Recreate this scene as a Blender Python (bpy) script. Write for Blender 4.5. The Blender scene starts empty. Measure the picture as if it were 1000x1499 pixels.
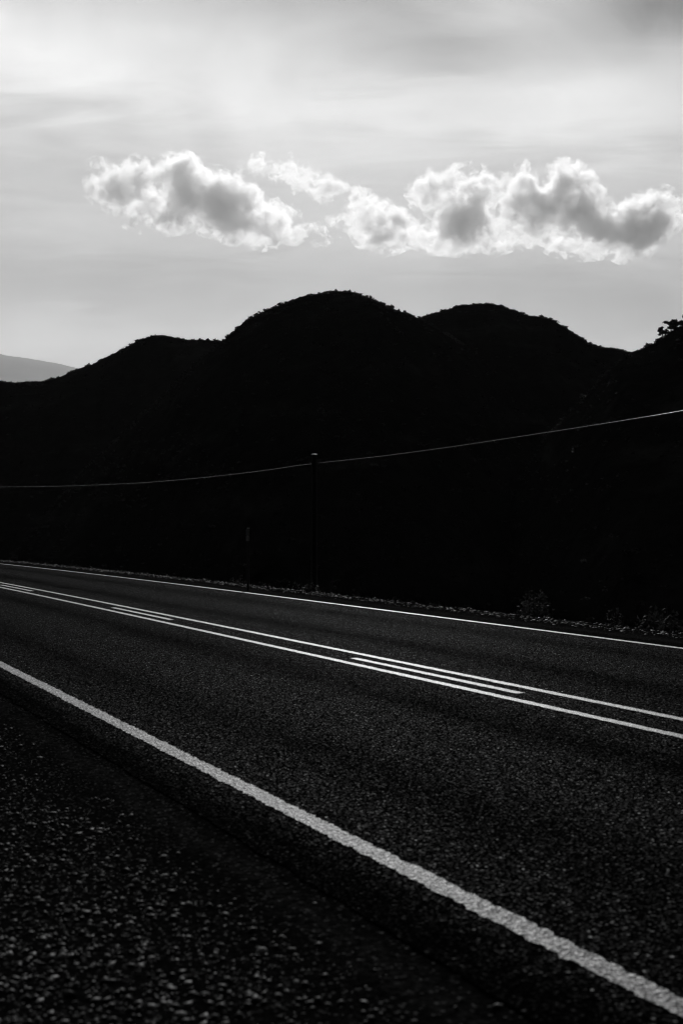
import bpy, bmesh, math, random
import numpy as np
from mathutils import Vector, noise as mn

random.seed(7)
rng = np.random.default_rng(7)
sc = bpy.context.scene
COL = sc.collection
R = math.radians

# ------------------------------------------------------------------ constants
F = 2083.0          # focal length in units of 1/1000 frame width
CAM_H = 1.19
HOR = 769.0         # row of the level horizon in the survey of the view
TH = 0.41208        # heading of the road, to the left of the view axis
SUN_EL, SUN_AZ = R(25.0), R(2.0)      # sun ahead, above the frame, a little to the left
FLOOR = -15.0       # valley floor beyond the road embankment


# ------------------------------------------------------------------ helpers
def tag(o, label=None, cat=None, group=None, kind=None):
    if label: o['label'] = label
    if cat: o['category'] = cat
    if group: o['group'] = group
    if kind: o['kind'] = kind
    return o


def mesh_obj(name, verts, faces, mat=None, parent=None, smooth=False, uv=None):
    me = bpy.data.meshes.new(name)
    verts = np.asarray(verts, dtype=np.float32)
    if isinstance(faces, np.ndarray):
        n, k = faces.shape
        me.vertices.add(len(verts)); me.vertices.foreach_set('co', verts.ravel())
        me.loops.add(n * k); me.loops.foreach_set('vertex_index', faces.astype(np.int32).ravel())
        me.polygons.add(n)
        me.polygons.foreach_set('loop_start', np.arange(0, n * k, k, dtype=np.int32))
        me.update(calc_edges=True)
    else:
        me.from_pydata([tuple(map(float, v)) for v in verts], [], faces)
        me.update()
    if smooth:
        me.polygons.foreach_set('use_smooth', np.ones(len(me.polygons), dtype=bool))
    if uv is not None:
        lay = me.uv_layers.new(name='UVMap')
        idx = np.empty(len(me.loops), dtype=np.int32); me.loops.foreach_get('vertex_index', idx)
        lay.data.foreach_set('uv', np.asarray(uv, dtype=np.float32)[idx].ravel())
    if mat: me.materials.append(mat)
    o = bpy.data.objects.new(name, me)
    COL.objects.link(o)
    if parent: o.parent = parent
    return o


def empty(name, loc):
    o = bpy.data.objects.new(name, None); COL.objects.link(o)
    o.location = loc; o.empty_display_size = 0.2
    return o


def grid_faces(nu, nv):
    i, j = np.meshgrid(np.arange(nu - 1), np.arange(nv - 1), indexing='ij')
    a = (i * nv + j).ravel()
    return np.stack([a, a + nv, a + nv + 1, a + 1], axis=1)


class NT:
    """small wrapper for building node trees"""
    def __init__(self, tree):
        self.t = tree; self.n = tree.nodes; self.l = tree.links
    def new(self, typ, **kw):
        nd = self.n.new(typ)
        for k, v in kw.items(): setattr(nd, k, v)
        return nd
    def put(self, sock, v):
        if hasattr(v, 'is_output'): self.l.new(v, sock)
        elif v is not None: sock.default_value = v
    def math(self, op, a, b=None, c=None, clamp=False):
        nd = self.new('ShaderNodeMath', operation=op, use_clamp=clamp)
        self.put(nd.inputs[0], a); self.put(nd.inputs[1], b); self.put(nd.inputs[2], c)
        return nd.outputs[0]
    def vmath(self, op, a, b=None):
        nd = self.new('ShaderNodeVectorMath', operation=op)
        self.put(nd.inputs[0], a); self.put(nd.inputs[1], b)
        return nd.outputs['Value'] if op in ('LENGTH', 'DOT_PRODUCT', 'DISTANCE') else nd.outputs[0]
    def rng(self, v, a, b, c, d, smooth=False):
        nd = self.new('ShaderNodeMapRange')
        if smooth: nd.interpolation_type = 'SMOOTHSTEP'
        for i, x in enumerate((v, a, b, c, d)): self.put(nd.inputs[i], x)
        return nd.outputs[0]
    def noise(self, vec, scale, detail=4.0, rough=0.5, dist=0.0, dims='3D'):
        nd = self.new('ShaderNodeTexNoise', noise_dimensions=dims)
        self.put(nd.inputs['Vector'], vec); nd.inputs['Scale'].default_value = scale
        nd.inputs['Detail'].default_value = detail; nd.inputs['Roughness'].default_value = rough
        nd.inputs['Distortion'].default_value = dist
        return nd.outputs[0]
    def voronoi(self, vec, scale, feature='F1', dims='3D', rand=1.0):
        nd = self.new('ShaderNodeTexVoronoi', voronoi_dimensions=dims, feature=feature)
        self.put(nd.inputs['Vector'], vec); nd.inputs['Scale'].default_value = scale
        nd.inputs['Randomness'].default_value = rand
        return nd
    def sep(self, v):
        nd = self.new('ShaderNodeSeparateXYZ'); self.put(nd.inputs[0], v)
        return nd.outputs
    def comb(self, x, y, z=0.0):
        nd = self.new('ShaderNodeCombineXYZ')
        self.put(nd.inputs[0], x); self.put(nd.inputs[1], y); self.put(nd.inputs[2], z)
        return nd.outputs[0]
    def grey(self, v):
        nd = self.new('ShaderNodeCombineColor')
        for i in range(3): self.put(nd.inputs[i], v)
        return nd.outputs[0]
    def bump(self, h, strength, dist):
        nd = self.new('ShaderNodeBump'); self.put(nd.inputs['Height'], h)
        nd.inputs['Strength'].default_value = strength; nd.inputs['Distance'].default_value = dist
        return nd.outputs[0]


def material(name):
    m = bpy.data.materials.new(name); m.use_nodes = True
    t = NT(m.node_tree)
    return m, t, m.node_tree.nodes['Principled BSDF']


def plain(name, val, rough=0.8, spec=0.3, var=0.3, scale=20.0, metal=0.0):
    m, t, b = material(name)
    tc = t.new('ShaderNodeTexCoord')
    n = t.noise(tc.outputs['Object'], scale, 5)
    t.put(b.inputs['Base Color'], t.grey(t.rng(n, 0.3, 0.7, val * (1 - var), val * (1 + var))))
    b.inputs['Roughness'].default_value = rough
    b.inputs['Specular IOR Level'].default_value = spec
    b.inputs['Metallic'].default_value = metal
    t.put(b.inputs['Normal'], t.bump(n, 0.3, 0.01))
    return m


# ------------------------------------------------------------------ road frame
def curve_off(a):
    a = np.asarray(a, dtype=float)
    k, kd = 7.8557e-4, -8.963e-5
    b1 = np.where(a < 0, k * a * a / 2, k * a * a / 2 + kd * a ** 3 / 6)
    A = 45.0
    bA = k * A * A / 2 + kd * A ** 3 / 6; sA = k * A + kd * A * A / 2; cA = k + kd * A
    d = np.minimum(a, 260.0) - A
    b2 = bA + sA * d + cA * d * d / 2
    b2 = b2 + np.where(a > 260, (sA + cA * (260 - A)) * (a - 260), 0)
    out = np.where(a > A, b2, b1)
    A2 = -60.0
    return np.where(a < A2, k * A2 * A2 / 2 + k * A2 * (a - A2), out)


def road_pt(a, b, z=0.0):
    """a along the road, b across it (to the right) -> world"""
    a = np.asarray(a, dtype=float); b = np.asarray(b, dtype=float) + curve_off(a)
    c, s = math.cos(TH), math.sin(TH)
    x = -a * s + b * c; y = a * c + b * s
    return np.stack(np.broadcast_arrays(x, y, np.asarray(z, dtype=float)), axis=-1)


def fbm2(x, y, sc_, octv=4, seed=0.0):
    out = np.empty(x.size)
    xf, yf = x.ravel() / sc_, y.ravel() / sc_
    for i in range(x.size):
        out[i] = mn.fractal((xf[i], yf[i], seed), 0.9, 2.1, octv)
    return out.reshape(x.shape)


# ------------------------------------------------------------------ materials
def chip_nodes(t, vec, size=0.011):
    """stone chips bedded in bitumen: returns height, per-chip random, chip mask"""
    v = t.voronoi(vec, 1.0 / size, 'F1', '2D')
    d = v.outputs['Distance']; col = t.sep(v.outputs['Color'])
    dome = t.rng(d, 0.0, 0.62, 1.0, 0.0)
    off = t.vmath('SUBTRACT', vec, v.outputs['Position'])
    tilt = t.vmath('DOT_PRODUCT', t.vmath('MULTIPLY', off, (1 / size, 1 / size, 0)), t.vmath('SUBTRACT', v.outputs['Color'], (0.5, 0.5, 0.5)))
    h = t.math('MULTIPLY', t.math('ADD', dome, t.math('MULTIPLY', tilt, 1.1)), t.rng(col[2], 0, 1, 0.45, 1.0))
    mask = t.rng(t.math('ADD', d, t.math('MULTIPLY', col[2], 0.22)), 0.42, 0.66, 1.0, 0.0, True)
    return h, col[1], mask, d


def asphalt_mat():
    m, t, b = material('chip_seal')
    uv = t.new('ShaderNodeUVMap').outputs[0]
    s = t.sep(uv); lat, lon = s[0], s[1]
    h, rnd, mask, d = chip_nodes(t, uv, 0.0125)
    # wheel paths, where bitumen has bled up between the chips, and the unworn strip outside the edge lines
    wob = t.math('MULTIPLY', t.math('SUBTRACT', t.noise(t.comb(t.math('MULTIPLY', lon, 0.12), lat, 0), 1.0, 4), 0.5), 0.9)
    l2 = t.math('ABSOLUTE', t.math('SUBTRACT', t.math('ADD', lat, t.math('MULTIPLY', wob, 0.8)), 5.25))
    bleed = None
    for c, w, k in ((0.93, .32, .78), (2.40, .32, .70), (3.50, .30, 1.25)):
        q = t.math('DIVIDE', t.math('SUBTRACT', l2, c), w)
        g = t.math('MULTIPLY', t.math('EXPONENT', t.math('MULTIPLY', t.math('MULTIPLY', q, q), -1.0)), k)
        bleed = g if bleed is None else t.math('MAXIMUM', bleed, g)
    blot = t.noise(t.comb(t.math('MULTIPLY', lon, 0.5), lat, 0), 1.3, 5, 0.6)
    bleed = t.math('MULTIPLY', bleed, t.rng(blot, 0.3, 0.7, 0.7, 1.25), clamp=True)
    worn = t.rng(blot, 0.35, 0.7, 0.75, 1.2)
    chip = t.math('MULTIPLY', mask, t.math('SUBTRACT', 1.0, t.math('MULTIPLY', bleed, 0.88)))
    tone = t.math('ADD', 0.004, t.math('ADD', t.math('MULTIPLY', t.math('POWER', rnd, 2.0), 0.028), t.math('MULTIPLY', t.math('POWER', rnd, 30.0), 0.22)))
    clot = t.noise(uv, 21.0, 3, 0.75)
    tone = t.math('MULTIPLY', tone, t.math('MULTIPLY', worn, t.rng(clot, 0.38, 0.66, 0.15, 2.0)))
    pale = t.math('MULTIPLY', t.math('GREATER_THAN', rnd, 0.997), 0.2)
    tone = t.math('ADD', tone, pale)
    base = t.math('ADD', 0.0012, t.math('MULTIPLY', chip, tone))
    t.put(b.inputs['Base Color'], t.grey(base))
    t.put(b.inputs['Roughness'], t.rng(rnd, 0, 1, 0.7, 0.5))
    t.put(b.inputs['Specular IOR Level'], t.math('MULTIPLY', chip, t.math('MULTIPLY', t.math('POWER', rnd, 3.0), 0.006)))
    t.put(b.inputs['Normal'], t.bump(t.math('MULTIPLY', h, t.math('SUBTRACT', 1.0, t.math('MULTIPLY', bleed, 0.5))), 0.9, 0.008))
    return m


def paint_mat(name, lo, hi, k):
    m, t, b = material(name)
    uv = t.new('ShaderNodeUVMap').outputs[0]
    h, rnd, mask, d = chip_nodes(t, uv, 0.0115 if k > 0.9 else 0.0155)
    wear = t.noise(uv, 9.0 if k > 0.9 else 26.0, 5, 0.7)
    cover = t.rng(t.math('ADD', t.math('MULTIPLY', mask, 0.75), t.math('MULTIPLY', wear, 0.75)), 0.5 if k > 0.9 else 0.66, 1.1 if k > 0.9 else 1.2, 0.0, 1.0, True)
    clot = t.noise(uv, 55.0, 3, 0.8)
    cover = t.math('MULTIPLY', cover, t.rng(clot, 0.38, 0.62, lo, hi))
    base = t.math('ADD', 0.03, t.math('MULTIPLY', cover, t.rng(t.math('POWER', rnd, 1.6), 0, 1, 0.34 * k, 0.95 * k)))
    t.put(b.inputs['Base Color'], t.grey(base))
    b.inputs['Roughness'].default_value = 0.42
    b.inputs['Specular IOR Level'].default_value = 0.8 if k > 0.9 else 0.15
    t.put(b.inputs['Normal'], t.bump(t.math('ADD', h, t.math('MULTIPLY', wear, 0.5)), 1.0, 0.010))
    return m


def earth_mat(name, lo, hi, scale, bump=0.02):
    m, t, b = material(name)
    tc = t.new('ShaderNodeTexCoord').outputs['Object']
    n1 = t.noise(tc, scale, 8, 0.65); n2 = t.noise(tc, scale * 9, 5, 0.6)
    v = t.math('ADD', t.math('MULTIPLY', n1, 0.6), t.math('MULTIPLY', n2, 0.4))
    t.put(b.inputs['Base Color'], t.grey(t.rng(v, 0.33, 0.67, lo, hi)))
    b.inputs['Roughness'].default_value = 1.0
    b.inputs['Specular IOR Level'].default_value = 0.0
    t.put(b.inputs['Normal'], t.bump(v, 0.8, bump))
    return m


def leaf_mat(name, lo, hi, scale=1.5):
    m, t, b = material(name)
    g = t.new('ShaderNodeNewGeometry')
    tc = t.new('ShaderNodeTexCoord').outputs['Object']
    n = t.noise(tc, scale, 3)
    v = t.math('ADD', t.math('MULTIPLY', n, 0.5), t.math('MULTIPLY', g.outputs['Random Per Island'], 0.5))
    t.put(b.inputs['Base Color'], t.grey(t.rng(v, 0.25, 0.75, lo, hi)))
    b.inputs['Roughness'].default_value = 0.8
    b.inputs['Specular IOR Level'].default_value = 0.1
    return m


def stone_mat():
    m, t, b = material('gravel_stone')
    g = t.new('ShaderNodeNewGeometry')
    tc = t.new('ShaderNodeTexCoord').outputs['Object']
    n = t.noise(tc, 60.0, 4)
    r = t.math('POWER', g.outputs['Random Per Island'], 8.0)
    v = t.math('MULTIPLY', t.math('ADD', 0.003, t.math('MULTIPLY', r, 0.22)), t.rng(n, 0.3, 0.7, 0.6, 1.3))
    t.put(b.inputs['Base Color'], t.grey(v))
    b.inputs['Roughness'].default_value = 0.6
    b.inputs['Specular IOR Level'].default_value = 0.12
    t.put(b.inputs['Normal'], t.bump(n, 0.5, 0.003))
    return m


M_ASPH = asphalt_mat()
M_PAINT = paint_mat('road_paint', 0.4, 1.3, 1.0)
M_WORN = paint_mat('worn_edge_paint', 0.1, 1.4, 0.80)
def shoulder_mat():
    m, t, b = material('gravel_bed')
    uv = t.new('ShaderNodeUVMap').outputs[0]
    s_ = t.sep(uv); lat, lon = s_[0], s_[1]
    n1 = t.noise(uv, 30.0, 7, 0.65); n3 = t.noise(t.comb(lat, t.math('MULTIPLY', lon, 0.35)), 6.0, 6, 0.62)
    l2 = t.math('ADD', lat, t.math('MULTIPLY', t.math('SUBTRACT', n3, 0.5), 0.34))
    grit = None
    for c, w, k in ((1.67, .06, 0.6), (9.02, .15, 1.0)):
        q = t.math('DIVIDE', t.math('SUBTRACT', l2, c), w)
        g = t.math('MULTIPLY', t.math('EXPONENT', t.math('MULTIPLY', t.math('MULTIPLY', q, q), -1.0)), k)
        grit = g if grit is None else t.math('MAXIMUM', grit, g)
    h, rnd, mask, d = chip_nodes(t, uv, 0.014)
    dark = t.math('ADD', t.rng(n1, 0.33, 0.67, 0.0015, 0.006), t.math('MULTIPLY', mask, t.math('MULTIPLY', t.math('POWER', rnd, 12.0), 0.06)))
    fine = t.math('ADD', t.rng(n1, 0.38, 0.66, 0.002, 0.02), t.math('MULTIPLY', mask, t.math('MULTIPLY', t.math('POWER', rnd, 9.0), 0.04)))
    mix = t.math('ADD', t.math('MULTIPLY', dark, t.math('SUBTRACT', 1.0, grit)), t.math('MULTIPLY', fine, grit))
    t.put(b.inputs['Base Color'], t.grey(mix))
    b.inputs['Roughness'].default_value = 1.0
    b.inputs['Specular IOR Level'].default_value = 0.0
    hh = t.math('ADD', n1, t.math('MULTIPLY', h, t.math('SUBTRACT', 0.8, t.math('MULTIPLY', grit, 0.8))))
    t.put(b.inputs['Normal'], t.bump(hh, 0.7, 0.008))
    return m


M_GRAVEL = shoulder_mat()
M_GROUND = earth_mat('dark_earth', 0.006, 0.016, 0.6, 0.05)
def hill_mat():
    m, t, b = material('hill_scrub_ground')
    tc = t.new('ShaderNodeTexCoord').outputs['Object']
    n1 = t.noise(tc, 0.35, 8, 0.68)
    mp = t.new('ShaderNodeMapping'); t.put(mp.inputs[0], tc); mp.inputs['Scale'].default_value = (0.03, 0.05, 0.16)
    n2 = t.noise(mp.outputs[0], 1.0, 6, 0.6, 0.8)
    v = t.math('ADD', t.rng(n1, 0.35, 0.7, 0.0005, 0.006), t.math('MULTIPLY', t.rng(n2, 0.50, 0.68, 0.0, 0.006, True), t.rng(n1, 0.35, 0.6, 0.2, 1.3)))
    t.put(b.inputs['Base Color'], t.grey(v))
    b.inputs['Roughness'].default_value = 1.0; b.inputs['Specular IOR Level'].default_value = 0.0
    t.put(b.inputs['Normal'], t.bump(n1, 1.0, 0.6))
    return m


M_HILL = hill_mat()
M_RANGE = earth_mat('haze_pale_mountain', 0.56, 0.60, 0.0006, 20.0)  # part of the distance haze is put into this pale base colour
M_STONE = stone_mat()
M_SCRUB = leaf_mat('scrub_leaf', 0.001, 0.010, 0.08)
M_SHRUB = leaf_mat('shrub_leaf', 0.03, 0.15, 5.0)
M_TREE = leaf_mat('tree_leaf', 0.008, 0.03, 0.6)
M_BARK = plain('bark', 0.02, 0.95, 0.1)
M_POLE = plain('weathered_pole_timber', 0.008, 0.9, 0.1, 0.4, 8.0)
M_METAL = plain('galvanised_cap', 0.35, 0.5, 0.5, 0.2, 30.0)
M_WIRE = plain('aluminium_wire', 0.22, 0.24, 0.5, 0.05, 2.0, 1.0)
M_PORC = plain('insulator_porcelain', 0.05, 0.25, 0.5, 0.2)
M_POST = plain('dark_post', 0.012, 0.8, 0.2)
M_PLATE = plain('dull_marker_plate', 0.10, 0.6, 0.3)
M_PLATE2 = plain('pale_marker_band', 0.20, 0.6, 0.3)

# ------------------------------------------------------------------ ground sheet (whole country round the road)
def sheet_profile(b):
    b = np.asarray(b, dtype=float)
    z = np.full(b.shape, -0.035)
    z = np.where(b < 1.2, -0.035 - 0.02 * np.clip(1.2 - b, 0, 3), z)
    e = b - 9.75
    drop = -0.035 - 0.30 * e - 0.020 * e * e
    drop2 = np.where(e > 8, -0.035 - 0.30 * 8 - 0.020 * 64 - 0.62 * (e - 8), drop)
    return np.where(e > 0, np.maximum(drop2, FLOOR), z)


aa = np.concatenate([-np.geomspace(60000, 62, 20), np.arange(-60, 100, 1.0), np.geomspace(100, 60000, 30)])
bb = np.concatenate([-np.geomspace(60000, 12, 22), np.arange(-11, 1.2, 0.5), np.array([1.2, 1.5, 2, 4, 6, 8, 9, 9.4, 9.75]),
                     np.arange(10, 50, 0.7), np.geomspace(50, 60000, 34)])
AA, BB = np.meshgrid(aa, bb, indexing='ij')
Zs = sheet_profile(BB)
P = road_pt(AA, BB, 0)
rough = fbm2(P[..., 0], P[..., 1], 3.0, 4, 1.7)
Zs = Zs + np.where(BB > 10.2, 0.16 * rough, np.where(BB < -4, 0.03 * rough, 0))
P[..., 2] = Zs
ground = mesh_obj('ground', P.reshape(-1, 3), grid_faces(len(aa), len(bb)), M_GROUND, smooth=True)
tag(ground, kind='structure')


def strip(name, a0, a1, step, b0, b1, nb, z, mat, jit=0.0, jf=1.7, crown=0.0):
    a = np.arange(a0, a1 + step * .5, step)
    A, T = np.meshgrid(a, np.linspace(0, 1, nb), indexing='ij')
    j0 = np.zeros(len(a)); j1 = np.zeros(len(a))
    if jit:
        j0 = np.array([mn.fractal((x * jf, 3.1 + b0, 0), .6, 2.2, 5) for x in a]) * jit
        j1 = np.array([mn.fractal((x * jf, 9.4 + b1, 5), .6, 2.2, 5) for x in a]) * jit
    B = (b0 + j0)[:, None] * (1 - T) + (b1 + j1)[:, None] * T
    P = road_pt(A, B, z)
    if crown: P[..., 2] += crown * fbm2(A, B, 0.8, 4, b0)
    uv = np.stack([B, A], axis=-1).reshape(-1, 2)
    o = mesh_obj(name, P.reshape(-1, 3), grid_faces(len(a), nb), mat, smooth=True, uv=uv)
    return tag(o, kind='structure')


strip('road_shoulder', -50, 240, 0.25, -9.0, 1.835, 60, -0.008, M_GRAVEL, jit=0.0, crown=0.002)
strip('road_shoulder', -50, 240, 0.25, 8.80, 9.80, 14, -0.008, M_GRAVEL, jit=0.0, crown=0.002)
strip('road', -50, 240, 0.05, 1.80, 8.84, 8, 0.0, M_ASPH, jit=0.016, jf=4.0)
strip('edge_line', -30, 120, 0.02, 2.124, 2.218, 2, 0.004, M_WORN, jit=0.014, jf=22.0)
strip('edge_line', -30, 120, 0.04, 8.458, 8.540, 2, 0.004, M_PAINT, jit=0.009, jf=9.0)
strip('centre_line', -30, 120, 0.03, 4.912, 4.992, 2, 0.004, M_PAINT, jit=0.008, jf=11.0)
strip('centre_line', -30, 120, 0.03, 5.352, 5.432, 2, 0.004, M_PAINT, jit=0.008, jf=11.0)
for k in range(-3, 13):
    s0 = 8.72 + 8.55 * k
    strip('centre_dash', s0, s0 + 2.9, 0.03, 5.135, 5.212, 2, 0.004, M_PAINT, jit=0.009, jf=11.0)


# ------------------------------------------------------------------ hills
def ray_pt(u, v, Y):
    return np.stack(np.broadcast_arrays((u - 500.0) / F * Y, Y, CAM_H + (HOR - v) / F * Y), axis=-1)


HILLS = {}


def make_hill(name, trace, Yc, bend, slope, label, nu, seed, gully=2.0, back=0.5):
    """a ridge whose crest has the surveyed heights at its own distance, with a front and a back slope and gullies"""
    u0, u1 = trace[0][0], trace[-1][0]
    U = np.linspace(u0, u1, nu)
    V = np.interp(U, [p[0] for p in trace], [p[1] for p in trace])
    k = max(3, int(nu * 8 / (u1 - u0)))
    ker = np.hanning(k + 2)[1:-1]; ker /= ker.sum()
    V = np.convolve(np.pad(V, k, mode='edge'), ker, mode='same')[k:-k]
    ridgeY = Yc + bend * np.array([mn.fractal((u / 260.0, seed, 0), 1, 2, 3) for u in U])
    zc = CAM_H + (HOR - V) / F * ridgeY
    nf, nb_ = 130, 34
    T = np.concatenate([np.linspace(-1, 0, nf) ** 1, np.linspace(0, 1, nb_)[1:]])
    H = zc - FLOOR
    run = H / math.tan(slope)
    Y = np.where(T[None, :] <= 0, ridgeY[:, None] + T[None, :] * run[:, None] * 1.22, ridgeY[:, None] + T[None, :] * run[:, None] * 1.8)
    x = np.where(T <= 0, -T * 1.22, T * 1.8)[None, :]
    r0 = 0.22
    drop = np.where(x < 2 * r0, x * x / (4 * r0), x - r0)       # rounded crest, then an even slope
    Z = FLOOR + H[:, None] * (1 - drop)
    X = (U[:, None] - 500.0) / F * Y
    g = fbm2(X, Y * 0.35, 26.0, 4, seed + 3.3)
    g2 = fbm2(X, Y, 6.0, 4, seed + 8.1)
    amp = np.clip(x / 0.35, 0.0, 1.0)
    Z = Z + gully * (np.abs(g) * -1.6 + 0.5) * amp + 0.30 * g2
    el = (Z - CAM_H) / Y
    cor = (HOR - V) / F - el.max(axis=1)
    cor = np.convolve(np.pad(cor, 6, mode='edge'), np.ones(5) / 5, mode='same')[6:-6]
    Z = Z + cor[:, None] * Y
    P = np.stack([X, Y, Z], axis=-1)
    o = mesh_obj(name, P.reshape(-1, 3), grid_faces(nu, len(T)), M_HILL, smooth=True)
    tag(o, label, None, None, 'structure')
    HILLS[seed] = (P, T)
    return P, T


TL = [(-1000, 900), (-760, 760), (-560, 640), (-430, 580), (-330, 548), (-230, 530), (-150, 540), (-60, 556), (0, 557.7), (17, 561), (35, 559), (63, 559), (87.5, 552), (115, 540), (140, 532), (150, 525.5),
      (175, 514), (203, 498), (227, 491), (241, 491), (273, 497.5), (322, 499), (380, 515), (450, 545), (560, 600), (680, 880)]
TM = [(-40, 885), (120, 690), (200, 620), (262, 556), (310, 512), (326.6, 499.6), (338, 489), (357, 472), (380, 459), (400, 451), (433, 438), (460, 431.5), (494, 426.6),
      (513, 428), (536, 434), (566, 448.6), (589, 457), (612, 466), (650, 486), (700, 520), (780, 590), (840, 640), (980, 885)]
TR = [(330, 870), (420, 640), (480, 560), (540, 510), (580, 482), (612, 467), (640, 459), (650, 455), (678, 447), (713, 444.5), (734, 448), (755, 457), (779.5, 464.5), (795, 464), (807.5, 468),
      (825, 478), (846, 492), (865, 504), (881, 508.5), (900, 510.5), (918, 514.5), (935, 517), (1000, 530), (1100, 560), (1250, 590), (1450, 870)]
TN = [(640, 915), (720, 770), (800, 640), (850, 588), (890, 545), (912, 522), (925, 515.5), (935, 513), (945, 508.5), (955, 505), (965, 500), (975, 491), (985, 484), (1000, 476), (1040, 452),
      (1100, 425), (1200, 400), (1350, 390), (1500, 420), (1750, 620), (1900, 915)]
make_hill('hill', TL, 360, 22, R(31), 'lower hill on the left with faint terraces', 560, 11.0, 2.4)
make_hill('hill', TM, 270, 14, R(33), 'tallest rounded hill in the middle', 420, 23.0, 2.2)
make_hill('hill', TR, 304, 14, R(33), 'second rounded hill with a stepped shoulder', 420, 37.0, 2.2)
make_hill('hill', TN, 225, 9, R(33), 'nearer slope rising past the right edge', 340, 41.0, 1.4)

# far range, forty kilometres off
U = np.linspace(-3200, 520, 900)
tr = [(-3200, 768), (-2600, 690), (-2100, 610), (-1700, 590), (-1300, 535), (-1000, 520), (-700, 490), (-500, 470), (-300, 485), (-150, 492), (-60, 506), (0, 516), (14, 517.5), (24, 521.5), (42, 520.5), (58, 527), (66, 526), (90, 531), (105, 535), (117, 537), (150, 546), (250, 570), (400, 600), (520, 640)]
V = np.interp(U, [p[0] for p in tr], [p[1] for p in tr])
V = np.convolve(np.pad(V, 3, mode='edge'), np.ones(7) / 7, mode='same')[3:-3]
crest = np.array([mn.fractal((u / 9.0, 4.4, 0), .8, 2, 4) for u in U]) * -0.7 / F * 40000.0
Yc = 40000.0
T = np.linspace(-1, 1, 60)
H = CAM_H + (HOR - V) / F * Yc - FLOOR
Y = Yc + T[None, :] * H[:, None] * 3.4
X = (U[:, None] - 500) / F * Y
g = fbm2(X, Y, 2600.0, 5, 2.2)
Z = FLOOR + H[:, None] * (1 - np.abs(T)[None, :]) + g * 420 * np.clip(np.abs(T) * 3, 0, 1)[None, :] + crest[:, None] * np.clip(1 - np.abs(T) * 14, 0, 1)[None, :]
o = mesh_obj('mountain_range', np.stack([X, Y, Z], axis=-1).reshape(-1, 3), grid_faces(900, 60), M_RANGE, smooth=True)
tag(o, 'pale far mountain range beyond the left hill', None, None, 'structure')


# ------------------------------------------------------------------ leaf clumps
def clump(n, rx, ry, rz, size, rg, shell=0.45):
    """n leaf-sized triangles spread through a half-dome; returns (3n,3) vertices"""
    d = rg.normal(size=(n, 3)); d /= np.linalg.norm(d, axis=1)[:, None]
    d[:, 2] = np.abs(d[:, 2])
    r = shell + (1 - shell) * rg.random(n) ** 0.6
    lump = 0.8 + 0.35 * np.sin(d[:, 0] * 5 + rg.random() * 6) * np.sin(d[:, 1] * 4 + rg.random() * 6)
    c = d * (r * lump)[:, None] * np.array([rx, ry, rz])
    a = rg.normal(size=(n, 3)); a /= np.linalg.norm(a, axis=1)[:, None]
    b = np.cross(a, rg.normal(size=(n, 3))); b /= np.linalg.norm(b, axis=1)[:, None]
    s = size * (0.6 + 0.8 * rg.random(n))[:, None]
    return np.stack([c - a * s * 0.5, c + a * s * 0.5, c + b * s], axis=1).reshape(-1, 3)


protos = [clump(34, 1, 1, 1, 0.62, rng) for _ in range(10)]
sv = []
for key, dens in ((11.0, 3800), (23.0, 5200), (37.0, 4200), (41.0, 3600)):
    P, T = HILLS[key]
    nu, nv = P.shape[:2]
    patch = np.array([[mn.noise((i * 0.05, j * 0.05, key)) for j in range(nv)] for i in range(nu)])
    n = 0
    while n < dens:
        i = rng.integers(2, nu - 2)
        crest = rng.random() < 0.16
        ci = int(np.argmax((P[i, :, 2] - CAM_H) / P[i, :, 1]))
        j = int(np.clip(ci + rng.integers(-7, 6), 0, nv - 1)) if crest else rng.integers(0, 140)
        p = P[i, j]
        if not crest and patch[i, j] < rng.random() * 0.9 - 0.55: continue
        s = 0.26 + 0.42 * rng.random() ** 2.5
        if key == 11.0: s *= 1.15
        q = protos[rng.integers(0, 10)]
        a = rng.random() * 6.28; ca, sa = math.cos(a), math.sin(a)
        Rm = np.array([[ca, -sa, 0], [sa, ca, 0], [0, 0, 0.5 + 0.45 * rng.random()]])
        sv.append(q @ Rm.T * s + p + np.array([rng.normal() * .3, rng.normal() * .3, -0.12]))
        n += 1
sv = np.concatenate(sv)
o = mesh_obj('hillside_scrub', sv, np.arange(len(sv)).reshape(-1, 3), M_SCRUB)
tag(o, 'low dark scrub covering the hills', None, None, 'stuff')

# rough grass and weeds down the far embankment
protos = [clump(70, 1, 1, 1, 0.30, rng) for _ in range(10)]
sv = []
for _ in range(5200):
    a = rng.uniform(-4, 70); b = 9.75 + abs(rng.normal()) * 3.2 + 0.05
    p = road_pt(a, b, float(sheet_profile(b)) - 0.03)
    s = 0.06 + 0.16 * rng.random() ** 2
    q = protos[rng.integers(0, 10)]
    sv.append(q * np.array([s, s, s * 0.9]) + p)
sv = np.concatenate(sv)
o = mesh_obj('verge_weeds', sv, np.arange(len(sv)).reshape(-1, 3), M_SCRUB)
tag(o, 'low dark weeds on the bank beyond the road', None, None, 'stuff')

# ------------------------------------------------------------------ gravel
bm = bmesh.new(); bmesh.ops.create_icosphere(bm, subdivisions=1, radius=1.0)
bv = np.array([v.co[:] for v in bm.verts]); bf = np.array([[v.index for v in f.verts] for f in bm.faces]); bm.free()
stones = []
for _ in range(12):
    d = 1 + 0.22 * rng.normal(size=(len(bv), 1))
    stones.append(bv * d)


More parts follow.
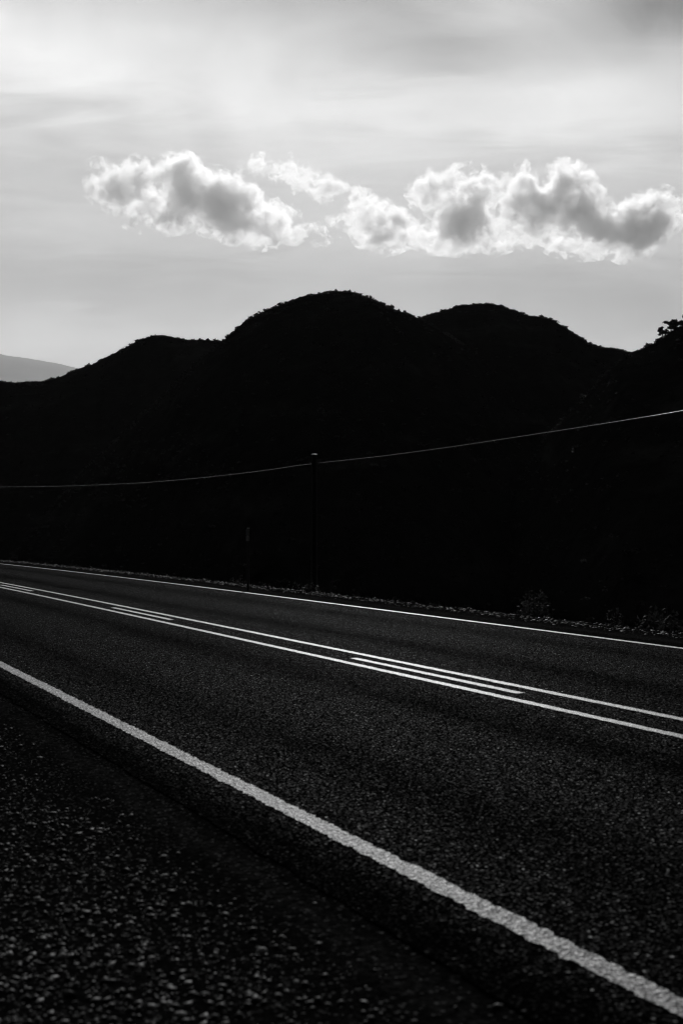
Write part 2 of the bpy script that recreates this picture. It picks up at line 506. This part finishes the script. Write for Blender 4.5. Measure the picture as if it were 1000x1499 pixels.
def scatter_stones(name, pts, sizes, label):
    V_, F_ = [], []
    n = 0
    for p, s in zip(pts, sizes):
        q = stones[rng.integers(0, 12)]
        a = rng.random() * 6.28; ca, sa = math.cos(a), math.sin(a)
        sx, sy, sz = s * (0.8 + 0.5 * rng.random()), s * (0.6 + 0.4 * rng.random()), s * (0.35 + 0.35 * rng.random())
        w = q * np.array([sx, sy, sz])
        tl = rng.normal() * 0.25
        w = w @ np.array([[1, 0, 0], [0, math.cos(tl), -math.sin(tl)], [0, math.sin(tl), math.cos(tl)]]).T
        w = w @ np.array([[ca, -sa, 0], [sa, ca, 0], [0, 0, 1]]).T
        V_.append(w + p + np.array([0, 0, sz * 0.45]))
        F_.append(bf + n); n += len(bv)
    o = mesh_obj(name, np.concatenate(V_), np.concatenate(F_), M_STONE)
    tag(o, label, None, None, 'stuff')


pts, sz = [], []
while len(pts) < 24000:
    y = 2.0 + 12.5 * rng.random() ** 1.5
    x = (rng.uniform(-0.36, 0.3) if rng.random() < 0.82 else -0.34 - 0.9 * rng.random() ** 1.6) * y
    c, s = math.cos(TH), math.sin(TH)
    a, b = -x * s + y * c, x * c + y * s
    b -= float(curve_off(a))
    edge = 1.60 + 0.10 * mn.noise((a * 1.5, 0, 2)) + 0.05 * mn.noise((a * 6, 0, 5))
    if b > edge + (0.2 if rng.random() < 0.12 else 0.0): continue
    if b > edge - 0.35 and not (rng.random() < 0.05 and b < 1.78) and rng.random() > (max(0.0, edge - b) / 0.35) ** 1.5: continue
    if mn.noise((x * 2.2, y * 2.2, 7)) < -0.35 - 0.5 * rng.random(): continue
    pts.append(np.array([x, y, -0.008])); sz.append(0.0032 + 0.0115 * rng.random() ** 3.2 + (0.008 if rng.random() < 0.012 else 0))
scatter_stones('gravel', pts, sz, 'loose crushed stones on the near shoulder')
pts, sz = [], []
for _ in range(6000):
    a = rng.uniform(-6, 75); b = 9.56 + rng.normal() * 0.19
    if b < 9.15 or b > 10.1: continue
    p = road_pt(a, b, float(sheet_profile(b)) + 0.022 - max(0.0, b - 9.75) * 0.02)
    pts.append(p); sz.append(0.010 + 0.022 * rng.random() ** 2)
scatter_stones('gravel', pts, sz, 'row of loose stones along the far shoulder')


# ------------------------------------------------------------------ shrubs and trees as things
def tube(path, radii, n=7):
    path = np.asarray(path, dtype=float); V_, F_ = [], []
    for i, p in enumerate(path):
        d = path[min(i + 1, len(path) - 1)] - path[max(i - 1, 0)]; d /= np.linalg.norm(d)
        ref = np.array([0, 1, 0.]) if abs(d[2]) > 0.9 else np.array([0, 0, 1.])
        e1 = np.cross(d, ref); e1 /= np.linalg.norm(e1); e2 = np.cross(d, e1)
        for k in range(n):
            t = 2 * math.pi * k / n
            V_.append(p + radii[i] * (math.cos(t) * e1 + math.sin(t) * e2))
    for i in range(len(path) - 1):
        for k in range(n):
            a, b = i * n + k, i * n + (k + 1) % n
            F_.append((a, b, b + n, a + n))
    m = len(path) - 1
    F_.append(tuple(range(n - 1, -1, -1))); F_.append(tuple(m * n + k for k in range(n)))
    return V_, F_


def join(parts):
    V_, F_ = [], []
    for v, f in parts:
        k = len(V_); V_ += list(v); F_ += [tuple(i + k for i in q) for q in f]
    return V_, F_


def shrub(loc, w, h, label, n=900, group=None, size=0.055, mat=None):
    root = empty('roadside_shrub', loc)
    tag(root, label, 'shrub', group)
    rg = np.random.default_rng(int(abs(loc[0] * 1000)) + 5)
    parts = []
    for k in range(9):
        a = rg.random() * 6.28; r = w * 0.42 * rg.random()
        top = np.array([math.cos(a) * r, math.sin(a) * r, h * (0.55 + 0.35 * rg.random())])
        parts.append(tube([(0, 0, -0.1), top * 0.5 + np.array([0, 0, 0.03]), top], [0.012, 0.008, 0.003], 5))
    v, f = join(parts)
    mesh_obj('stem', v, f, M_BARK, root)
    cl = []
    for k in range(12):
        a = rg.random() * 6.28; r = w * 0.36 * rg.random() ** 0.6
        zz = h * (0.12 + 0.45 * rg.random() * (1 - (r / w)))
        cl.append(clump(n // 12, w * 0.24, w * 0.24, h * 0.42, size * w, rg, 0.2) + np.array([math.cos(a) * r, math.sin(a) * r, zz]))
    q = np.concatenate(cl)
    mesh_obj('foliage', q, np.arange(len(q)).reshape(-1, 3), mat or M_SHRUB, root)


def bank(u, v, Zr, dz=0.0):
    """point on the bank seen along column u at forward distance Zr"""
    x = (u - 500) / F * Zr; c, s = math.cos(TH), math.sin(TH)
    a, b = -x * s + Zr * c, x * c + Zr * s
    b -= float(curve_off(a))
    return (x, Zr, float(sheet_profile(b)) + dz)


shrub(bank(982, 905, 18.2), 0.78, 0.74, 'rounded leafy shrub at the gravel edge by the right end of the road', 2200)
shrub(bank(782, 885, 21.0), 0.6, 0.86, 'small spiky shrub on the bank behind the middle of the far edge line', 800)
shrub(bank(350, 838, 36.0), 0.8, 0.9, 'low shrub on the bank just left of the slim marker post', 700)
shrub(bank(452, 848, 31.0), 1.0, 0.95, 'low wide shrub on the bank just right of the slim marker post', 700)
shrub(bank(905, 880, 21.5), 0.6, 1.1, 'thin shrub on the bank between the rounded leafy shrub and the spiky one', 600)


def tree(trace_u, trace_v, Y, h, w, name, label, n, gaps, group):
    """small hill tree: forked trunk, limbs and a ragged crown"""
    base = ray_pt(trace_u, trace_v, Y)
    root = empty(name, base); tag(root, label, 'tree', group)
    rg = np.random.default_rng(int(trace_u * 7))
    parts = [tube([(0, 0, -1.2), (0.05, 0, 0), (0.1, 0.05, h * 0.35)], [0.14, 0.11, 0.08], 7)]
    tips = []
    for k in range(7):
        a = k / 7 * 6.28 + rg.random(); r = w * 0.36 * (0.6 + 0.5 * rg.random())
        tip = np.array([math.cos(a) * r, math.sin(a) * r, h * (0.2 + 0.6 * rg.random())])
        parts.append(tube([(0.1, 0.05, h * 0.3), tip * 0.55 + np.array([0, 0, h * 0.12]), tip], [0.06, 0.04, 0.015], 5))
        tips.append(tip)
    v, f = join(parts); mesh_obj('trunk', v, f, M_BARK, root)
    cl = []
    for tip in tips + [np.array([0, 0, h * 0.72]), np.array([0, 0, h * 0.4])]:
        for m in range(3):
            o_ = rg.normal(size=3) * w * 0.09
            rr = w * gaps * (0.8 + 0.5 * rg.random())
            cl.append(clump(n // 22, rr, rr, rr * 0.9, 0.20, rg, 0.1) + tip + o_)
    q = np.concatenate(cl)
    mesh_obj('crown', q, np.arange(len(q)).reshape(-1, 3), M_TREE, root)


tree(969, 494, 224.3, 1.6, 1.5, 'hill_tree', 'small open crowned tree lowest of the trees on the right skyline', 1100, 0.17, 'trees on the right skyline')
tree(987, 486, 224.3, 2.2, 1.9, 'hill_tree', 'dense round crowned tree in the middle of the trees on the right skyline', 3200, 0.22, 'trees on the right skyline')
tree(1006, 480, 224.3, 2.3, 2.0, 'hill_tree', 'dark tree at the right frame edge, highest on the right skyline', 3200, 0.22, 'trees on the right skyline')
rt = ray_pt(948, 507.5, 224.3)
shrub(tuple(rt), 0.75, 0.75, 'spiky bush standing on the bare skyline below the open crowned tree', 200, None, 0.16, M_TREE)

# ------------------------------------------------------------------ utility pole and wire
pY = 60.0
px = (460 - 500) / F * pY
ptop = CAM_H + (HOR - 664.5) / F * pY
c_, s_ = math.cos(TH), math.sin(TH)
pa, pb = -px * s_ + pY * c_, px * c_ + pY * s_
pbase = float(sheet_profile(pb - float(curve_off(pa))))
root = empty('utility_pole', (px, pY, pbase))
tag(root, 'dark timber power pole standing on the bank below the road', 'power pole')
L_ = ptop - pbase
v, f = tube([(0, 0, -0.4), (0, 0, L_ * 0.5), (0, 0, L_ - 0.04)], [0.15, 0.13, 0.11], 14)
mesh_obj('shaft', v, f, M_POLE, root)
v, f = tube([(0, 0, L_ - 0.038), (0, 0, L_ - 0.01), (0, 0, L_)], [0.122, 0.122, 0.09], 14)
mesh_obj('cap', v, f, M_METAL, root)
zi = CAM_H + (HOR - 678.5) / F * pY - pbase
v, f = tube([(0.0, 0.10, zi - 0.10), (0.0, 0.20, zi - 0.10), (0.0, 0.22, zi - 0.06)], [0.02, 0.02, 0.02], 8)
v2, f2 = tube([(0, 0.22, zi - 0.06), (0, 0.22, zi - 0.03), (0, 0.22, zi - 0.015)], [0.045, 0.05, 0.03], 10)
v, f = join([(v, f), (v2, f2)])
mesh_obj('insulator', v, f, M_PORC, root)


def wire(pts, rad):
    return tube(pts, [rad] * len(pts), 6)


# points of the wire found from the survey: it runs parallel to the road, swings up a little beyond the pole
wp = []
for u, v in [(1300, 546), (1200, 565.5), (1100, 584), (1000, 601.5), (912, 616), (825, 629.5), (737, 643), (650, 656), (555, 668.5), (470, 677.5), (440, 681), (380, 690),
             (297, 699.5), (210, 707), (120, 711), (60, 712.3), (0, 713), (-60, 712.6), (-120, 711)]:
    k = (u - 500) / F
    t = (k * pY - px) / (s_ + k * c_) if False else (pY * k - px) / (0.40 + k * 0.9165)
    Yw = pY + 0.22 - 0.9165 * t
    wp.append((k * Yw, Yw, CAM_H + (HOR - v) / F * Yw))
wp = np.array(wp)
tt = np.linspace(0, len(wp) - 1, 140)
smooth = np.stack([np.interp(tt, np.arange(len(wp)), wp[:, i]) for i in range(3)], axis=1)
for _ in range(6):
    smooth[1:-1] = 0.5 * smooth[1:-1] + 0.25 * (smooth[:-2] + smooth[2:])
v, f = wire(smooth, 0.0085)
o = mesh_obj('power_line', v, f, M_WIRE, smooth=True)
tag(o, 'single bright overhead wire sagging across the dark hills', 'power line')

# ------------------------------------------------------------------ slim marker post on the far shoulder
mY = 2083 * CAM_H / (864 - HOR)
mx = (363 - 500) / F * mY
a_, b_ = -mx * s_ + mY * c_, mx * c_ + mY * s_
mz = float(sheet_profile(b_ - float(curve_off(a_))))
mtop = CAM_H + (HOR - 772.5) / F * mY
root = empty('marker_post', (mx, mY, mz))
tag(root, 'slim dark roadside post with a narrow pale plate at its top', 'marker post')
Hm = mtop - mz
v, f = tube([(0, 0, -0.15), (0, 0, Hm * 0.5), (0, 0, Hm - 0.02)], [0.024, 0.022, 0.020], 10)
mesh_obj('post', v, f, M_POST, root)


def box(x0, x1, y0, y1, z0, z1, bev=0.004):
    b = bmesh.new(); bmesh.ops.create_cube(b, size=1.0)
    for q in b.verts:
        q.co = Vector(((x0 + x1) / 2 + q.co.x * (x1 - x0), (y0 + y1) / 2 + q.co.y * (y1 - y0), (z0 + z1) / 2 + q.co.z * (z1 - z0)))
    bmesh.ops.bevel(b, geom=b.edges[:], offset=bev, segments=2, affect='EDGES')
    vs = [q.co[:] for q in b.verts]; b.verts.index_update()
    fs = [tuple(q.index for q in ff.verts) for ff in b.faces]; b.free()
    return vs, fs


px1 = mY / F
v, f = box(-2.9 * px1, 2.3 * px1, -0.034, -0.024, Hm - 10.5 * px1, Hm - 2.2 * px1)
mesh_obj('upper_plate', v, f, M_PLATE, root)
v, f = box(-2.4 * px1, 2.0 * px1, -0.035, -0.024, Hm - 19.5 * px1, Hm - 11.2 * px1)
mesh_obj('lower_plate', v, f, M_PLATE2, root)
v, f = box(-1.5 * px1, 2.3 * px1, -0.03, 0.03, Hm - 1.6 * px1, Hm)
mesh_obj('cap', v, f, M_METAL, root)


# ------------------------------------------------------------------ cumulus clouds (volumes, thirty kilometres off, above the haze)
CD = 30000.0
S = CD / F          # metres per survey unit at that distance


def cloud(name, label, blobs, dens, seed, step):
    us = [b[0] for b in blobs]; vs = [b[1] for b in blobs]
    cu, cv = (min(us) + max(us)) / 2, (min(vs) + max(vs)) / 2
    bm = bmesh.new()
    G = 1.2
    for (u, v, ru, rv, rd) in blobs:
        r = bmesh.ops.create_icosphere(bm, subdivisions=3, radius=1.0)
        for q in r['verts']:
            q.co = Vector(((u - cu) + q.co.x * ru * G, q.co.y * rd * G, (cv - v) + q.co.z * rv * G))
    me = bpy.data.meshes.new(name); bm.to_mesh(me); bm.free()
    tmp = bpy.data.objects.new('tmp', me); COL.objects.link(tmp)
    md = tmp.modifiers.new('r', 'REMESH'); md.mode = 'VOXEL'; md.voxel_size = 3.0
    dg = bpy.context.evaluated_depsgraph_get()
    me2 = bpy.data.meshes.new_from_object(tmp.evaluated_get(dg))
    bpy.data.objects.remove(tmp); bpy.data.meshes.remove(me)
    o = bpy.data.objects.new(name, me2); COL.objects.link(o)
    o.location = ((cu - 500) * S, CD, CAM_H + (HOR - cv) * S)
    o.scale = (S, S, S)
    m = bpy.data.materials.new(name + '_vapour'); m.use_nodes = True
    t = NT(m.node_tree); m.node_tree.nodes.remove(m.node_tree.nodes['Principled BSDF'])
    tc = t.new('ShaderNodeTexCoord').outputs['Object']
    big = t.new('ShaderNodeTexNoise'); t.put(big.inputs['Vector'], t.vmath('ADD', tc, (seed * 31.0, 0, 0)))
    big.inputs['Scale'].default_value = 1 / 38.0; big.inputs['Detail'].default_value = 2.0; big.inputs['Roughness'].default_value = 0.5
    fine = t.new('ShaderNodeTexNoise'); t.put(fine.inputs['Vector'], t.vmath('ADD', tc, (seed * 17.0, 40, 0)))
    fine.inputs['Scale'].default_value = 1 / 13.0; fine.inputs['Detail'].default_value = 5.0; fine.inputs['Roughness'].default_value = 0.68
    fine.inputs['Distortion'].default_value = 0.6
    Fd = None
    for (u, v, ru, rv, rd) in blobs:
        q = t.vmath('MULTIPLY', t.vmath('SUBTRACT', tc, (u - cu, 0, cv - v)), (1 / (ru * G), 1 / (rd * G), 1 / (rv * G)))
        d = t.math('MULTIPLY', t.math('SUBTRACT', 1.0, t.vmath('LENGTH', q)), min(ru, rv, rd) * 1.0)
        Fd = d if Fd is None else t.math('SMOOTH_MAX', Fd, d, 6.0)
    wor = t.new('ShaderNodeTexVoronoi', feature='F1'); t.put(wor.inputs['Vector'], t.vmath('ADD', tc, t.vmath('MULTIPLY', fine.outputs['Color'], (6, 6, 6))))
    wor.inputs['Scale'].default_value = 1 / 24.0; wor.inputs['Detail'].default_value = 1.0; wor.inputs['Roughness'].default_value = 0.5
    bil = t.math('MULTIPLY', t.math('SUBTRACT', 0.42, wor.outputs['Distance']), 15.0)      # rounded billows
    n = t.math('ADD', t.math('ADD', bil, t.math('MULTIPLY', t.math('SUBTRACT', big.outputs[0], 0.54), 60.0)),
               t.math('MULTIPLY', t.math('SUBTRACT', fine.outputs[0], 0.55), 62.0))      # mostly eats into the body
    f_ = t.math('ADD', Fd, n)
    den = t.math('MULTIPLY', t.math('ADD', t.rng(f_, 0.0, 3.5, 0.0, 0.24), t.rng(f_, 4.0, 26.0, 0.0, 0.95)), dens)
    pv = t.new('ShaderNodeVolumePrincipled')
    pv.inputs['Color'].default_value = (1, 1, 1, 1); pv.inputs['Anisotropy'].default_value = 0.60
    t.put(pv.inputs['Density'], den)
    t.put(t.n['Material Output'].inputs['Volume'], pv.outputs[0])
    try: m.cycles.volume_step_rate = step
    except Exception: pass
    me2.materials.append(m)
    tag(o, label, 'cloud', 'cumulus clouds')
    return o


cloud('cloud', 'long slanting cumulus cloud over the left hill, grey at its core', [
    (140, 276, 20, 22, 26), (166, 278, 34, 26, 130), (212, 290, 46, 22, 160), (272, 276, 38, 34, 150), (328, 306, 58, 34, 170), (374, 326, 50, 24, 150),
    (200, 258, 48, 28, 40), (258, 250, 46, 22, 40), (238, 320, 62, 22, 34), (205, 322, 34, 18, 26), (310, 272, 40, 20, 40),
    (400, 326, 40, 28, 50), (438, 340, 36, 18, 24), (474, 352, 24, 11, 14)], 0.0085, 1.0, 0.18)
cloud('cloud', 'ragged white cloud wisp over the tallest hill, between two larger clouds', [
    (384, 246, 36, 19, 26), (414, 245, 36, 23, 28), (452, 263, 42, 23, 28), (490, 281, 34, 19, 26), (525, 300, 34, 21, 30),
    (538, 316, 40, 26, 60), (564, 338, 46, 24, 120), (502, 325, 30, 14, 20)], 0.0075, 2.0, 0.18)
cloud('cloud', 'largest heaped cumulus cloud over the right hills with a dark grey tail', [
    (640, 282, 42, 32, 40), (692, 274, 50, 32, 40), (678, 318, 46, 36, 110), (642, 342, 54, 20, 110), (712, 343, 56, 20, 130), (678, 340, 70, 24, 120), (762, 270, 45, 30, 40), (832, 268, 40, 32, 60),
    (785, 312, 58, 42, 42), (852, 310, 52, 46, 50), (868, 348, 66, 20, 130), (938, 332, 44, 40, 150), (972, 322, 22, 28, 100), (900, 340, 40, 26, 120),
    (752, 350, 42, 18, 40), (598, 345, 30, 16, 25)], 0.0085, 3.0, 0.18)

# ------------------------------------------------------------------ haze
HT = 5250.0
v, f = [], []
for z in (-32.0, HT):
    for x, y in ((-48000, -3000), (48000, -3000), (48000, 62000), (-48000, 62000)):
        v.append((x, y, z))
f = [(3, 2, 1, 0), (4, 5, 6, 7), (0, 1, 5, 4), (1, 2, 6, 5), (2, 3, 7, 6), (3, 0, 4, 7)]
m = bpy.data.materials.new('thin_air'); m.use_nodes = True
t = NT(m.node_tree); m.node_tree.nodes.remove(m.node_tree.nodes['Principled BSDF'])
pv = t.new('ShaderNodeVolumePrincipled')
pv.inputs['Color'].default_value = (0.95, 0.95, 0.95, 1); pv.inputs['Density'].default_value = 0.95e-5; pv.inputs['Anisotropy'].default_value = 0.5
t.put(t.n['Material Output'].inputs['Volume'], pv.outputs[0])
hz = mesh_obj('haze', v, f, m); tag(hz, kind='stuff')

# ------------------------------------------------------------------ sky
w = bpy.data.worlds.new('World'); sc.world = w; w.use_nodes = True
t = NT(w.node_tree)
bg = t.n['Background']
sky = t.new('ShaderNodeTexSky', sky_type='NISHITA', sun_disc=False)
sky.sun_elevation = SUN_EL; sky.sun_rotation = SUN_AZ
sky.air_density = 1.0; sky.dust_density = 2.0
bw = t.new('ShaderNodeRGBToBW'); t.l.new(sky.outputs[0], bw.inputs[0])
clear = bw.outputs[0]
D = t.new('ShaderNodeTexCoord').outputs['Generated']
dx, dy, dz = t.sep(D)
sund = (math.cos(SUN_EL) * math.sin(SUN_AZ), math.cos(SUN_EL) * math.cos(SUN_AZ), math.sin(SUN_EL))
cosA = t.vmath('DOT_PRODUCT', D, sund)
# a high veil of cloud, projected on a level sheet overhead
zz = t.math('ADD', t.math('MAXIMUM', dz, 0.0), 0.10)
sheet = t.comb(t.math('DIVIDE', dx, zz), t.math('DIVIDE', dy, zz))
mp = t.new('ShaderNodeMapping'); t.put(mp.inputs[0], sheet); mp.inputs['Rotation'].default_value = (0, 0, R(-28)); mp.inputs['Scale'].default_value = (0.55, 1.25, 1)
n1 = t.noise(mp.outputs[0], 1.25, 7, 0.56, 0.5)
n2 = t.noise(mp.outputs[0], 4.5, 6, 0.6, 0.9)
az = t.math('ARCTAN2', dx, dy); el = t.math('ARCSINE', dz)
wu = t.math('ADD', az, t.math('MULTIPLY', t.math('SUBTRACT', n1, 0.5), 0.10))
wv = t.math('ADD', el, t.math('MULTIPLY', t.math('SUBTRACT', n2, 0.5), 0.045))


def bank_of_cloud(u, v, su, sv_, amp):
    a0 = math.atan((u - 500) / F); e0 = math.atan((HOR - v) / F * math.cos(a0))
    qx = t.math('DIVIDE', t.math('SUBTRACT', wu, a0), su / F); qy = t.math('DIVIDE', t.math('SUBTRACT', wv, e0), sv_ / F)
    r2 = t.math('ADD', t.math('MULTIPLY', qx, qx), t.math('MULTIPLY', qy, qy))
    return t.math('MULTIPLY', t.math('EXPONENT', t.math('MULTIPLY', r2, -1.0)), amp)


feat = None
for args in ((560, -10, 230, 60, -0.58), (690, 75, 160, 42, -0.36), (1010, -10, 120, 65, -1.1), (100, 80, 210, 70, 0.72), (18, 32, 26, 22, 0.3), (250, 45, 60, 30, 0.15), (230, 140, 220, 50, 0.20),
             (560, 160, 280, 48, 0.52), (860, 175, 190, 60, 0.50), (400, 225, 300, 35, 0.24), (30, 300, 190, 70, 0.0), (330, 415, 500, 50, -0.24),
             (920, 440, 240, 80, -0.40), (40, 500, 200, 40, 0.26), (130, 459, 60, 4, 0.10), (900, 496, 160, 10, 0.06), (520, 128, 110, 6, -0.12), (640, 118, 120, 7, 0.10)):
    g = bank_of_cloud(*args)
    feat = g if feat is None else t.math('ADD', feat, g)
glow = t.rng(cosA, -0.05, 0.93, 0.02, 1.0, True)
tex = t.math('ADD', t.math('MULTIPLY', t.math('SUBTRACT', n1, 0.5), 0.75), t.math('MULTIPLY', t.math('SUBTRACT', n2, 0.5), 0.65))
tex = t.math('MULTIPLY', tex, t.rng(el, 0.14, 0.28, 0.25, 1.0))
n3 = t.noise(D, 8.0, 6, 0.55, 0.6)
tex = t.math('ADD', tex, t.math('MULTIPLY', t.math('SUBTRACT', n3, 0.5), t.rng(el, 0.18, 0.30, 0.3, 1.2)))
veil = t.math('MULTIPLY', t.math('MULTIPLY', glow, 1.15), t.math('ADD', 1.0, t.math('ADD', tex, feat)))
total = t.math('MAXIMUM', t.math('ADD', t.math('MULTIPLY', veil, 1.0 / 0.05), t.math('MULTIPLY', clear, 0.28)), 0.0)
t.put(bg.inputs['Color'], t.grey(total))
bg.inputs['Strength'].default_value = 0.05

sl = bpy.data.lights.new('sun', 'SUN'); sl.energy = 5.0; sl.angle = R(0.5); sl.color = (1.0, 1.0, 1.0)
so = bpy.data.objects.new('sun', sl); COL.objects.link(so)
so.rotation_euler = Vector(sund).to_track_quat('Z', 'Y').to_euler()

# ------------------------------------------------------------------ camera
cam = bpy.data.cameras.new('camera'); co = bpy.data.objects.new('camera', cam); COL.objects.link(co)
co.location = (0, 0, CAM_H); co.rotation_euler = (R(90), 0, 0)
cam.sensor_fit = 'HORIZONTAL'; cam.sensor_width = 24.0; cam.lens = 24.0 * F / 1000
cam.shift_y = 0.0195
cam.clip_start = 0.1; cam.clip_end = 200000
cam.dof.use_dof = True; cam.dof.focus_distance = 22.0; cam.dof.aperture_fstop = 4.5
sc.camera = co

sc.render.engine = 'CYCLES'
sc.cycles.max_bounces = 10
sc.cycles.diffuse_bounces = 3
sc.cycles.volume_bounces = 6
sc.cycles.filter_width = 1.2
sc.cycles.use_denoising = True
sc.cycles.volume_max_steps = 512
sc.view_settings.view_transform = 'Standard'; sc.view_settings.look = 'None'
sc.view_settings.exposure = -1.5
